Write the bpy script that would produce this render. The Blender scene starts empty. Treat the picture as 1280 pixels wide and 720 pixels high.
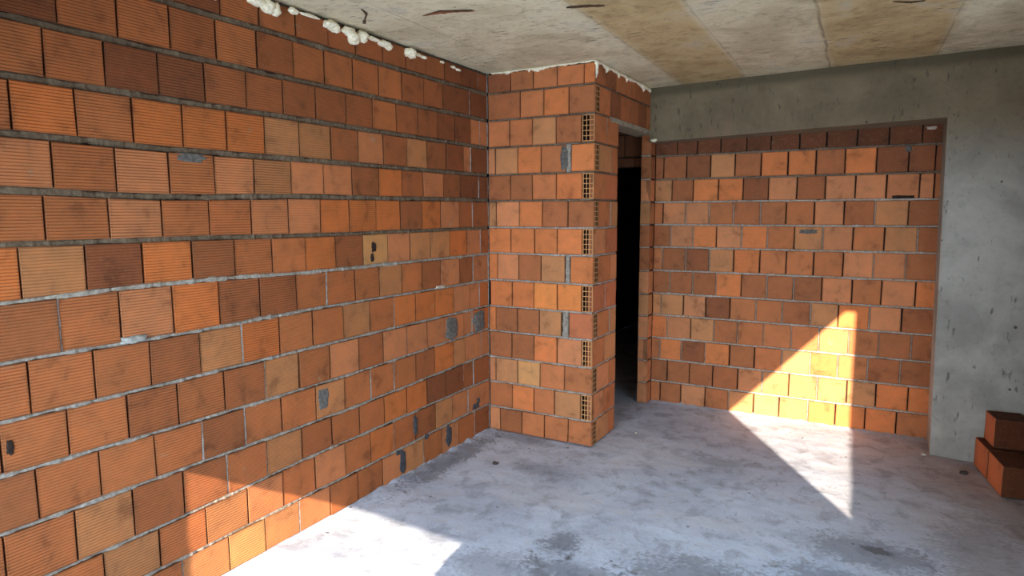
import bpy, bmesh, math, random
from mathutils import Vector, Matrix, noise
random.seed(11)
SC = bpy.context.scene
COL = SC.collection
H = 2.739          # ceiling height
W = 0.865          # depth of the brick return into the room (x of its corner)
D = 1.383          # plane of the far brick wall

# ---- measured joint positions (metres along each wall, one list per course, top first) ----
LJ = [[-2.28, -2.068, -1.848, -1.623, -1.412, -1.185, -0.965, -0.76, -0.551, -0.348, -0.134], [-2.967, -2.75, -2.532, -2.311, -2.092, -1.87, -1.655, -1.442, -1.221, -1.01, -0.791, -0.574, -0.249], [-3.021, -2.811, -2.595, -2.38, -2.164, -1.945, -1.73, -1.505, -1.288, -1.071, -0.856, -0.644, -0.436, -0.232, -0.113], [-3.139, -2.927, -2.714, -2.5, -2.283, -2.068, -1.852, -1.627, -1.415, -1.197, -0.973, -0.765, -0.547, -0.33, -0.236], [-3.022, -2.796, -2.573, -2.357, -2.14, -1.915, -1.69, -1.472, -1.245, -1.031, -0.81, -0.59, -0.375, -0.131], [-3.06, -2.835, -2.618, -2.394, -2.17, -1.942, -1.723, -1.501, -1.281, -1.05, -0.833, -0.623, -0.4, -0.222], [-3.157, -2.935, -2.713, -2.492, -2.272, -2.054, -1.84, -1.62, -1.397, -1.18, -0.961, -0.747, -0.524, -0.296, -0.115], [-3.042, -2.818, -2.593, -2.366, -2.14, -1.91, -1.696, -1.476, -1.265, -1.053, -0.846, -0.634, -0.404, -0.219], [-3.16, -2.932, -2.708, -2.48, -2.254, -2.031, -1.81, -1.579, -1.355, -1.134, -0.916, -0.705, -0.484, -0.266, -0.133], [-3.261, -3.042, -2.815, -2.596, -2.365, -2.134, -1.915, -1.694, -1.46, -1.244, -1.018, -0.801, -0.597, -0.355, -0.237], [-3.162, -2.94, -2.713, -2.49, -2.262, -2.04, -1.808, -1.588, -1.365, -1.149, -0.929, -0.716, -0.489, -0.349, -0.117], [-3.28, -3.046, -2.821, -2.597, -2.372, -2.145, -1.917, -1.695, -1.471, -1.248, -1.028, -0.813, -0.593, -0.369, -0.228], [-2.952, -2.722, -2.499, -2.271, -2.054, -1.828, -1.6, -1.381, -1.164, -0.942, -0.718, -0.513, -0.304], [-2.625, -2.387, -2.177, -1.951, -1.726, -1.505, -1.279, -1.099, -0.861, -0.652, -0.436, -0.219]]
PJ = [[0.196, 0.385, 0.576, 0.781], [0.276, 0.47, 0.667], [0.188, 0.378, 0.569, 0.767], [0.062, 0.255, 0.448, 0.643, 0.689], [0.193, 0.378, 0.571, 0.774], [0.066, 0.268, 0.461, 0.665], [0.195, 0.396, 0.582, 0.778], [0.075, 0.26, 0.449, 0.644, 0.687], [0.011, 0.204, 0.392, 0.584, 0.778], [0.06, 0.25, 0.436, 0.618, 0.679], [0.199, 0.393, 0.583, 0.782], [0.057, 0.251, 0.444, 0.647], [0.204, 0.393, 0.565, 0.779], [0.095, 0.288, 0.482, 0.678]]
BJ = [[1.057, 1.227, 1.422, 1.628, 1.812, 2.025, 2.218, 2.428, 2.638, 2.846], [0.941, 1.141, 1.342, 1.539, 1.744, 1.947, 2.15, 2.354, 2.563, 2.771, 2.936], [1.018, 1.202, 1.412, 1.61, 1.809, 2.019, 2.225, 2.432, 2.638, 2.85, 2.939], [0.943, 1.142, 1.342, 1.541, 1.753, 1.949, 2.155, 2.365, 2.573, 2.788], [1.014, 1.209, 1.408, 1.612, 1.815, 2.017, 2.224, 2.435, 2.646, 2.858], [0.947, 1.153, 1.355, 1.555, 1.763, 1.964, 2.167, 2.377, 2.584, 2.793], [1.02, 1.218, 1.417, 1.624, 1.825, 2.029, 2.237, 2.448, 2.648, 2.868], [0.947, 1.142, 1.336, 1.539, 1.747, 1.953, 2.162, 2.362, 2.576, 2.79], [1.005, 1.214, 1.41, 1.608, 1.815, 2.028, 2.232, 2.446, 2.65, 2.863], [0.94, 1.136, 1.341, 1.547, 1.751, 1.963, 2.177, 2.376, 2.585, 2.802], [1.015, 1.212, 1.413, 1.622, 1.819, 2.027, 2.236, 2.451, 2.652, 2.865], [0.954, 1.142, 1.353, 1.55, 1.757, 1.958, 2.176, 2.378, 2.587, 2.798]]
LEV = {0: [[0.017, 2.721]], 1: [[-1.684, 2.581], [0.015, 2.586]], 2: [[-3.146, 2.38], [-2.58, 2.379], [-1.694, 2.38], [0.013, 2.392]], 3: [[-3.162, 2.18], [-2.593, 2.183], [-1.704, 2.186], [0.01, 2.19]], 4: [[-3.177, 1.984], [-2.607, 1.977], [-1.714, 1.982], [0.007, 1.986]], 5: [[-3.193, 1.789], [-2.621, 1.775], [-1.723, 1.793], [0.004, 1.799]], 6: [[-3.208, 1.597], [-2.633, 1.595], [-1.734, 1.586], [0.001, 1.586]], 7: [[-3.224, 1.399], [-2.646, 1.41], [-1.743, 1.392], [-0.002, 1.389]], 8: [[-3.241, 1.188], [-2.661, 1.183], [-1.753, 1.192], [-0.005, 1.185]], 9: [[-3.257, 0.981], [-2.675, 0.978], [-1.763, 0.986], [-0.007, 0.985]], 10: [[-3.273, 0.789], [-2.689, 0.778], [-1.774, 0.774], [-0.01, 0.803]], 11: [[-3.289, 0.581], [-2.702, 0.58], [-1.784, 0.574], [-0.013, 0.603]], 12: [[-2.717, 0.363], [-1.793, 0.39], [-0.016, 0.402]], 13: [[-2.73, 0.176], [-1.803, 0.182], [-0.019, 0.203]], 14: [[-0.021, 0.027]]}

LV = [2.739, 2.584, 2.387, 2.186, 1.984, 1.790, 1.592, 1.396, 1.190, 0.985, 0.790, 0.585, 0.388, 0.186, 0.0]
LC = ["dmmbbbbbbddd", "dmmbmbmmmmbbdd", "mmddbbbbbmbbddpp", "momooottbpbtbdpd", "pmpmptppbobpbdd",
      "mmpmmppooobopbb", "otdobmmobypttopb", "bmpobbmmmtmbpbp", "mmmbtommtmoooppo", "mmmbmbtmpbpppppo",
      "bmmmbmmtmmmbotpp", "mmtbbmtbmmooddbb", "mtmtpmpmombtpp", "mtytpmmptmpmb"]  # lowest two courses: sunlit bricks coded lighter, sunlight put into colour
PC = ["dbmmo", "bmob", "mmtbE", "ptomo", "bbmo", "tpobb", "ooooE", "opbto", "ooOOO", "obbtr", "bbopE", "ptymm", "momtE", "pbmmm"]
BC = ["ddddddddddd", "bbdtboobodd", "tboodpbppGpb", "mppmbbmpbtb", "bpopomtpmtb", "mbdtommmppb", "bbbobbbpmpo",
      "ttpdmmbtopb", "optbmmmtmbb", "bodobmtombb", "bbbbpttttoot", "mbpmtttooom"]
RGB = dict(m=(178, 96, 56), b=(150, 80, 48), d=(118, 60, 38), o=(205, 104, 46), O=(222, 118, 38), p=(198, 118, 84),
           t=(186, 120, 84), y=(208, 146, 98), g=(150, 112, 84), G=(196, 112, 76), r=(176, 88, 60), E=(184, 112, 70))

MEAN = (176, 100, 62)
for _k in RGB: RGB[_k] = tuple(v*0.74+q*0.26 for v, q in zip(RGB[_k], MEAN))

def lin(c):
    return tuple(((v/255)/12.92 if v/255 <= 0.04045 else (((v/255)+0.055)/1.055)**2.4) for v in c)

# =============================== materials ===============================
def new_mat(name):
    m = bpy.data.materials.new(name); m.use_nodes = True
    nt = m.node_tree; nt.nodes.clear()
    out = nt.nodes.new('ShaderNodeOutputMaterial'); bs = nt.nodes.new('ShaderNodeBsdfPrincipled')
    bs.inputs['Roughness'].default_value = 0.9
    bs.inputs['Specular IOR Level'].default_value = 0.25
    nt.links.new(bs.outputs[0], out.inputs[0])
    return m, nt, bs

class NB:
    """small node-building helper"""
    def __init__(s, nt): s.nt = nt
    def n(s, t, **kw):
        x = s.nt.nodes.new(t)
        for k, v in kw.items(): setattr(x, k, v)
        return x
    def l(s, a, b): s.nt.links.new(a, b)
    def put(s, sock, v):
        if hasattr(v, 'is_output'): s.l(v, sock)
        else: sock.default_value = v
    def noise(s, vec, scale, detail=4, rough=0.55, dist=0.0):
        x = s.n('ShaderNodeTexNoise'); x.inputs['Scale'].default_value = scale
        x.inputs['Detail'].default_value = detail; x.inputs['Roughness'].default_value = rough
        x.inputs['Distortion'].default_value = dist
        if vec is not None: s.l(vec, x.inputs['Vector'])
        return x.outputs['Fac']
    def math(s, op, a, b=0.0, c=None, clamp=False):
        x = s.n('ShaderNodeMath', operation=op, use_clamp=clamp)
        s.put(x.inputs[0], a); s.put(x.inputs[1], b)
        if c is not None: s.put(x.inputs[2], c)
        return x.outputs[0]
    def ramp(s, f, lo, hi, a=0.0, b=1.0):
        x = s.n('ShaderNodeMapRange', interpolation_type='SMOOTHSTEP')
        s.put(x.inputs['Value'], f)
        x.inputs['From Min'].default_value = lo; x.inputs['From Max'].default_value = hi
        x.inputs['To Min'].default_value = a; x.inputs['To Max'].default_value = b
        return x.outputs['Result']
    def mix(s, f, a, b, mode='MIX'):
        x = s.n('ShaderNodeMix', data_type='RGBA', blend_type=mode)
        s.put(x.inputs[0], f)
        for sock, v in ((x.inputs[6], a), (x.inputs[7], b)):
            if hasattr(v, 'is_output'): s.l(v, sock)
            else: sock.default_value = (*v, 1) if len(v) == 3 else v
        return x.outputs[2]
    def coord(s): return s.n('ShaderNodeTexCoord').outputs['Object']
    def mapping(s, vec, sc=(1, 1, 1), loc=(0, 0, 0), rot=(0, 0, 0)):
        x = s.n('ShaderNodeMapping'); x.inputs['Scale'].default_value = sc
        x.inputs['Location'].default_value = loc; x.inputs['Rotation'].default_value = rot
        s.l(vec, x.inputs['Vector']); return x.outputs[0]
    def bump(s, bs, h, strength, dist, prev=None):
        x = s.n('ShaderNodeBump'); x.inputs['Strength'].default_value = strength
        x.inputs['Distance'].default_value = dist; s.put(x.inputs['Height'], h)
        if prev is not None: s.l(prev, x.inputs['Normal'])
        s.l(x.outputs[0], bs.inputs['Normal']); return x.outputs[0]

def brick_material(name, rib=1.0, gain=1.0, sat=0.93):
    m, nt, bs = new_mat(name); b = NB(nt)
    atn = b.n('ShaderNodeAttribute', attribute_name='bcol'); attr = atn.outputs['Color']
    uvm = b.n('ShaderNodeUVMap', uv_map='metre').outputs[0]
    uvn = b.n('ShaderNodeUVMap', uv_map='unit').outputs[0]
    P = b.coord()
    # soft firing clouds and smears
    c1 = b.noise(P, 9, 4, 0.6, 0.4); c2 = b.noise(P, 45, 5, 0.65)
    col = b.mix(b.ramp(c1, 0.35, 0.7), attr, b.mix(1.0, attr, (1.22, 1.12, 1.0), 'MULTIPLY'))
    col = b.mix(b.ramp(c1, 0.45, 0.25, 0, 0.9), col, b.mix(1.0, attr, (0.62, 0.56, 0.52), 'MULTIPLY'))
    col = b.mix(b.ramp(c2, 0.5, 0.75, 0, 0.10), col, (0.50, 0.33, 0.22))
    # side edges: smooth orange strip, darker toward the joints
    sp = b.n('ShaderNodeSeparateXYZ'); b.l(uvn, sp.inputs[0])
    ex = b.math('ABSOLUTE', b.math('SUBTRACT', sp.outputs[0], 0.5))
    ey = b.math('ABSOLUTE', b.math('SUBTRACT', sp.outputs[1], 0.5))
    edge = b.math('MAXIMUM', b.ramp(b.math('ADD', ex, b.math('MULTIPLY', c2, 0.08)), 0.48, 0.56), b.ramp(b.math('ADD', ey, b.math('MULTIPLY', c2, 0.08)), 0.47, 0.56))
    col = b.mix(b.math('MULTIPLY', edge, 0.45), col, (0.11, 0.055, 0.032))
    # grey mortar smears
    s1 = b.noise(b.mapping(P, (1, 1, 1), (3.1, 7.7, 1.3)), 5.5, 5, 0.7, 0.6)
    col = b.mix(b.ramp(s1, 0.66, 0.76, 0, 0.45), col, (0.36, 0.30, 0.25))
    # ribs
    su = b.n('ShaderNodeSeparateXYZ'); b.l(uvm, su.inputs[0])
    wob = b.math('MULTIPLY', b.noise(b.mapping(uvm, (3, 40, 1)), 1.0, 2), 0.004)
    ph = b.math('MULTIPLY', b.math('ADD', su.outputs[1], wob), 2*math.pi/0.0118)
    wv = b.math('MULTIPLY_ADD', b.math('SINE', ph), 0.5, 0.5)
    line = b.ramp(wv, 0.62, 1.0)
    fade = b.ramp(b.noise(b.mapping(P, (1, 1, 1), (9, 2, 4)), 6, 3), 0.3, 0.6, 0.55, 1.0)
    amt = b.math('MULTIPLY', b.math('MULTIPLY', fade, rib), atn.outputs['Alpha'])
    col = b.mix(b.math('MULTIPLY', b.math('MULTIPLY', line, amt), 0.62), col, b.mix(1.0, col, (0.36, 0.30, 0.28), 'MULTIPLY'))
    hs = b.n('ShaderNodeHueSaturation'); hs.inputs['Saturation'].default_value = sat; hs.inputs['Value'].default_value = gain
    b.l(col, hs.inputs['Color']); b.l(b.mix(1.0, hs.outputs[0], (1.0, 1.04, 0.78), 'MULTIPLY'), bs.inputs['Base Color'])
    n1 = b.bump(bs, b.math('MULTIPLY', b.math('SUBTRACT', 1.0, line), amt), 0.8, 0.003)
    b.bump(bs, b.noise(P, 160, 3, 0.7), 0.35, 0.0015, n1)
    bs.inputs['Roughness'].default_value = 0.82
    return m

def mortar_material(name, lo, hi, bumpd=0.006):
    m, nt, bs = new_mat(name); b = NB(nt); P = b.coord()
    attr = b.n('ShaderNodeAttribute', attribute_name='bcol').outputs['Color']
    n = b.noise(P, 60, 6, 0.7); n2 = b.noise(P, 11, 4, 0.6)
    col = b.mix(b.ramp(n, 0.3, 0.7), lo, hi)
    col = b.mix(b.ramp(n2, 0.35, 0.65, 0, 0.5), col, b.mix(1.0, col, (0.6, 0.55, 0.5), 'MULTIPLY'))
    col = b.mix(1.0, col, attr, 'MULTIPLY')
    b.l(col, bs.inputs['Base Color']); b.bump(bs, n, 0.8, bumpd)
    return m

def plain(name, rgb, rough=0.9, nscale=30, amp=0.25, bumpd=0.002):
    m, nt, bs = new_mat(name); b = NB(nt); P = b.coord()
    n = b.noise(P, nscale, 5, 0.6)
    c = lin(rgb)
    b.l(b.mix(b.ramp(n, 0.3, 0.7), tuple(v*(1-amp) for v in c), tuple(min(1, v*(1+amp)) for v in c)), bs.inputs['Base Color'])
    b.bump(bs, n, 0.5, bumpd); bs.inputs['Roughness'].default_value = rough
    return m

M_RIB = brick_material('ribbed_terracotta', 1.0, 0.74, 0.97)
M_SMOOTH = brick_material('smooth_terracotta', 0.10)
M_MORTAR = mortar_material('mortar', (0.30, 0.27, 0.24), (0.58, 0.55, 0.52))
M_BACK = plain('dark_joint', (46, 32, 26), amp=0.4)
M_HOLE = plain('brick_hollow', (16, 9, 8), amp=0.3)  # near black stands in for shade inside the hollow bricks
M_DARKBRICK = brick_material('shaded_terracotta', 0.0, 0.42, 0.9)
M_SMEAR = plain('grey_mortar_smear', (98, 92, 86), nscale=60, amp=0.35, bumpd=0.006)

def foam_material():
    m, nt, bs = new_mat('pu_foam'); b = NB(nt); P = b.coord()
    n = b.noise(P, 70, 4, 0.6)
    b.l(b.mix(b.ramp(n, 0.3, 0.7), (0.74, 0.62, 0.42), (0.95, 0.86, 0.66)), bs.inputs['Base Color'])
    b.bump(bs, n, 0.5, 0.004); bs.inputs['Roughness'].default_value = 0.7
    return m
M_FOAM = foam_material()

def concrete_ceiling():
    m, nt, bs = new_mat('board_marked_concrete'); b = NB(nt); P = b.coord()
    sx = b.n('ShaderNodeSeparateXYZ'); b.l(P, sx.inputs[0])
    wob = b.math('MULTIPLY', b.math('SUBTRACT', b.noise(b.mapping(P, (0.6, 2.2, 1)), 1.6, 3, 0.5), 0.5), 0.035)
    x = b.math('ADD', sx.outputs[0], wob)
    x = b.math('ADD', x, b.math('MULTIPLY', sx.outputs[1], 0.03))
    def band(lo, hi, w=0.045):
        return b.math('MULTIPLY', b.ramp(x, lo-w, lo+w), b.ramp(x, hi-w, hi+w, 1, 0))
    grey = (0.73, 0.63, 0.43); tan = (0.56, 0.40, 0.20); pale = (0.68, 0.56, 0.37)
    col = b.mix(band(1.18, 1.69), grey, tan)
    col = b.mix(band(1.69, 2.27), col, pale)
    col = b.mix(band(2.27, 2.92, 0.05), col, tan)
    n1 = b.noise(P, 2.2, 6, 0.65, 0.5); n2 = b.noise(P, 14, 6, 0.7)
    col = b.mix(b.ramp(n1, 0.40, 0.64, 0, 0.75), col, b.mix(1.0, col, (0.66, 0.62, 0.58), 'MULTIPLY'))
    col = b.mix(b.ramp(n1, 0.46, 0.30, 0, 0.5), col, (0.46, 0.43, 0.36))
    col = b.mix(b.ramp(n2, 0.50, 0.70, 0, 0.6), col, b.mix(1.0, col, (0.55, 0.52, 0.48), 'MULTIPLY'))
    # short dark streaks across the boards and pits
    st = b.noise(b.mapping(P, (10, 55, 1), rot=(0, 0, 0.25)), 1.0, 3, 0.6)
    dens = b.ramp(b.noise(P, 1.7, 3), 0.40, 0.62)
    stm = b.math('MULTIPLY', b.ramp(st, 0.60, 0.70), b.math('MULTIPLY_ADD', dens, 0.8, 0.15))
    col = b.mix(stm, col, (0.10, 0.075, 0.05))
    pit = b.ramp(b.noise(P, 34, 2), 0.70, 0.77, 0, 0.8)
    col = b.mix(pit, col, (0.09, 0.07, 0.05))
    # board seams
    seam = None
    for sxv in (0.30, 1.18, 1.69, 2.27, 2.92):
        d = b.math('ABSOLUTE', b.math('SUBTRACT', x, sxv))
        s_ = b.math('MULTIPLY', b.ramp(d, 0.0, 0.011, 1, 0), 1.0 if sxv == 2.27 else 0.45)
        seam = s_ if seam is None else b.math('MAXIMUM', seam, s_)
    seamn = b.math('MULTIPLY', seam, b.ramp(b.noise(P, 5, 4), 0.35, 0.6, 0.10, 0.65))
    col = b.mix(seamn, col, (0.17, 0.13, 0.09))
    b.l(col, bs.inputs['Base Color'])
    hgt = b.math('SUBTRACT', b.math('ADD', n2, b.math('MULTIPLY', n1, 1.5)), b.math('ADD', stm, seam))
    b.bump(bs, hgt, 0.7, 0.008)
    return m

def concrete_grey(name, base, warm, upper=None):
    m, nt, bs = new_mat(name); b = NB(nt); P = b.coord()
    n1 = b.noise(P, 2.6, 6, 0.6, 0.3); n2 = b.noise(P, 24, 5, 0.65); n3 = b.noise(b.mapping(P, (3, 3, 0.7)), 1.6, 4, 0.6)
    col = b.mix(b.ramp(n1, 0.3, 0.7), tuple(v*0.74 for v in base), tuple(min(1, v*1.18) for v in base))
    col = b.mix(b.ramp(n3, 0.55, 0.75, 0, 0.5), col, warm)
    if upper:      # dim warm light at beam height put into the colour, fading down the column
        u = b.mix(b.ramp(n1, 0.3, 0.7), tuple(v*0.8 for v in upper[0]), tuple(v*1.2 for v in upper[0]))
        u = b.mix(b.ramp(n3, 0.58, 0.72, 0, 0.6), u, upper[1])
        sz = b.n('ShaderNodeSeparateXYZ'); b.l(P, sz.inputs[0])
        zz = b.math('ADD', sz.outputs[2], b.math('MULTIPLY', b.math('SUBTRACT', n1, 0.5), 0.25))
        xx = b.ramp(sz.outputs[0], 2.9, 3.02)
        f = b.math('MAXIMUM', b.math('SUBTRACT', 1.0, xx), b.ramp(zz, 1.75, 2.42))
        u = b.mix(b.ramp(b.math('ADD', sz.outputs[2], b.math('MULTIPLY', n1, 0.12)), 2.70, 2.76, 0, 0.65), u, (0.07, 0.055, 0.03))  # shadow line along the ceiling painted onto the beam
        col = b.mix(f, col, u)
    col = b.mix(b.ramp(n2, 0.5, 0.75, 0, 0.35), col, b.mix(1.0, col, (0.6, 0.58, 0.55), 'MULTIPLY'))
    v = b.n('ShaderNodeTexVoronoi'); v.inputs['Scale'].default_value = 7.5; b.l(P, v.inputs['Vector'])
    sz = b.ramp(b.noise(P, 3, 2), 0.36, 0.65, 0.0, 0.085)
    pm = b.math('LESS_THAN', v.outputs['Distance'], sz)
    sr = b.noise(b.mapping(P, (30, 30, 9)), 1.0, 3, 0.6)
    stm = b.math('MULTIPLY', b.ramp(sr, 0.62, 0.72), 0.7)
    col = b.mix(b.math('MULTIPLY', b.math('MAXIMUM', pm, stm), 0.85), col, (0.05, 0.045, 0.038))
    # hairline cracks
    w = b.n('ShaderNodeTexVoronoi', feature='DISTANCE_TO_EDGE'); w.inputs['Scale'].default_value = 1.7
    b.l(b.mapping(P, (1, 1, 0.6)), w.inputs['Vector'])
    ck = b.math('MULTIPLY', b.ramp(w.outputs['Distance'], 0.0, 0.006, 1, 0), b.ramp(b.noise(P, 2.4, 3), 0.5, 0.62))
    col = b.mix(b.math('MULTIPLY', ck, 0.35), col, (0.08, 0.07, 0.06))
    b.l(col, bs.inputs['Base Color'])
    b.bump(bs, b.math('SUBTRACT', b.math('ADD', n2, n1), b.math('MULTIPLY', pm, 1.0)), 0.6, 0.005)
    return m

def floor_material():
    m, nt, bs = new_mat('rough_screed'); b = NB(nt); P = b.coord()
    sx = b.n('ShaderNodeSeparateXYZ'); b.l(P, sx.inputs[0])
    n1 = b.noise(P, 1.3, 7, 0.62, 0.6); n2 = b.noise(P, 6.5, 7, 0.68, 0.4); n3 = b.noise(P, 40, 5, 0.7)
    base = b.mix(b.ramp(n1, 0.3, 0.7), (0.46, 0.515, 0.63), (0.63, 0.69, 0.81))
    wx = b.ramp(b.math('ADD', sx.outputs[0], b.math('MULTIPLY', n1, 1.2)), 2.9, 3.8)
    base = b.mix(b.math('MULTIPLY', wx, 0.75), base, (0.33, 0.255, 0.215))
    base = b.mix(b.ramp(n2, 0.47, 0.66, 0, 0.75), base, b.mix(1.0, base, (0.60, 0.585, 0.58), 'MULTIPLY'))
    base = b.mix(b.ramp(n2, 0.45, 0.28, 0, 0.5), base, (0.56, 0.55, 0.55))
    def spot(cx, cy, rx, ry, ang, lo=0.45, hi=1.0):
        q = b.mapping(P, (1, 1, 1), (-cx, -cy, 0))
        q = b.mapping(q, (1/rx, 1/ry, 0), rot=(0, 0, ang))
        ln = b.n('ShaderNodeVectorMath', operation='LENGTH'); b.l(q, ln.inputs[0])
        d = b.math('ADD', ln.outputs['Value'], b.math('MULTIPLY', b.math('SUBTRACT', b.math('MULTIPLY_ADD', n3, 0.5, b.math('MULTIPLY', n2, 0.75)), 0.62), 3.2))
        return b.ramp(d, lo, hi, 1, 0)
    spots = [(1.27, -1.36, 0.13, 0.17, 0.2, .85), (2.66, -0.70, 0.42, 0.20, 0.3, .70), (2.70, -0.66, 0.10, 0.05, 0.3, .9), (2.05, -1.35, 0.55, 0.25, 0.0, .75), (1.55, -1.62, 0.5, 0.16, 0.2, .7), (2.55, -1.1, 0.3, 0.2, 0.2, .7), (3.2, -0.5, .3, .6, 0, .5), (0.75, -0.55, .3, .12, .5, .4),
             (1.75, 0.15, 0.18, 0.10, 0.3, .45), (0.10, -0.70, 0.14, 0.75, 0.0, .9), (0.35, -0.08, 0.4, 0.10, 0.0, .6),
             (1.10, -1.75, 0.3, 0.2, 0, .5)]
    for cx, cy, rx, ry, an, am in spots:
        base = b.mix(b.math('MULTIPLY', spot(cx, cy, rx, ry, an), am), base, b.mix(1.0, base, (0.40, 0.385, 0.38), 'MULTIPLY'))
    for cx, cy, rx, ry, an, am in [(1.9, -0.75, 0.35, 0.10, 0.9, .35), (0.9, -0.9, 0.5, 0.25, 0, .22), (1.2, 0.1, .5, .4, 0, .25)]:
        base = b.mix(b.math('MULTIPLY', spot(cx, cy, rx, ry, an), am), base, (0.66, 0.65, 0.66))
    v = b.n('ShaderNodeTexVoronoi', feature='F1'); v.inputs['Scale'].default_value = 9; b.l(P, v.inputs['Vector'])
    chips = b.math('MULTIPLY', b.ramp(v.outputs['Distance'], 0.06, 0.11, 1, 0), b.ramp(b.noise(P, 2.1, 3), 0.50, 0.58))
    base = b.mix(b.math('MULTIPLY', chips, 0.7), base, (0.13, 0.13, 0.14))
    scr = b.ramp(b.noise(b.mapping(P, (22, 9, 1), rot=(0, 0, 0.5)), 1.0, 4, 0.7, 0.5), 0.60, 0.70, 0, 0.35)
    base = b.mix(scr, base, (0.15, 0.15, 0.16))
    dust = b.ramp(b.noise(P, 90, 3, 0.7), 0.66, 0.74, 0, 0.30)
    base = b.mix(dust, base, (0.66, 0.64, 0.62))
    b.l(base, bs.inputs['Base Color'])
    hgt = b.math('SUBTRACT', b.math('ADD', n3, b.math('MULTIPLY', n2, 2.0)), b.math('MULTIPLY', chips, 1.0))
    b.bump(bs, hgt, 0.45, 0.0035)
    bs.inputs['Roughness'].default_value = 0.85
    return m

# =============================== mesh helpers ===============================
class Mesh:
    def __init__(s): s.alpha = 1.0; s.v = []; s.f = []; s.mi = []; s.c = []; s.uvm = []; s.uvn = []
    def quad(s, pts, mi=0, col=(1, 1, 1), um=None, un=None):
        i = len(s.v); s.v += [tuple(p) for p in pts]; n = len(pts)
        s.f.append(tuple(range(i, i+n))); s.mi.append(mi); s.c += [(*col[:3], s.alpha)]*n
        s.uvm += um or [(0.5, 0.0)]*n; s.uvn += un or [(0.5, 0.5)]*n
    def build(s, name, mats, parent=None, smooth=False, weld=False):
        me = bpy.data.meshes.new(name); me.from_pydata(s.v, [], s.f)
        for m in mats: me.materials.append(m)
        me.polygons.foreach_set('material_index', s.mi)
        ca = me.color_attributes.new('bcol', 'FLOAT_COLOR', 'CORNER')
        ca.data.foreach_set('color', [x for c in s.c for x in c])
        for nm, u in (('metre', s.uvm), ('unit', s.uvn)):
            l = me.uv_layers.new(name=nm); l.data.foreach_set('uv', [x for c in u for x in c])
        if weld:
            bm = bmesh.new(); bm.from_mesh(me); bmesh.ops.remove_doubles(bm, verts=bm.verts, dist=1e-5)
            bm.to_mesh(me); bm.free()
        if smooth: me.polygons.foreach_set('use_smooth', [True]*len(me.polygons))
        me.update()
        o = bpy.data.objects.new(name, me); COL.objects.link(o)
        if parent: o.parent = parent
        return o

def struct(o): o['kind'] = 'structure'; return o
def tag(o, label, cat, group=None):
    o['label'] = label; o['category'] = cat
    if group: o['group'] = group
    return o
def sm(x): return x*x*(3-2*x)

def jit(c, a=0.10):
    k = 1+random.uniform(-a, a); h = random.uniform(-.035, .035)
    return (max(0, c[0]*k*(1+h)), max(0, c[1]*k), max(0, c[2]*k*(1-h)))

class Plane:
    """wall frame: point at (u along, z up, d out of the wall)"""
    def __init__(s, o, ud, nd): s.o = Vector(o); s.u = Vector(ud); s.n = Vector(nd)
    def __call__(s, u, z, d=0): p = s.o+s.u*u+s.n*d; return (p.x, p.y, p.z+z)

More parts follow.
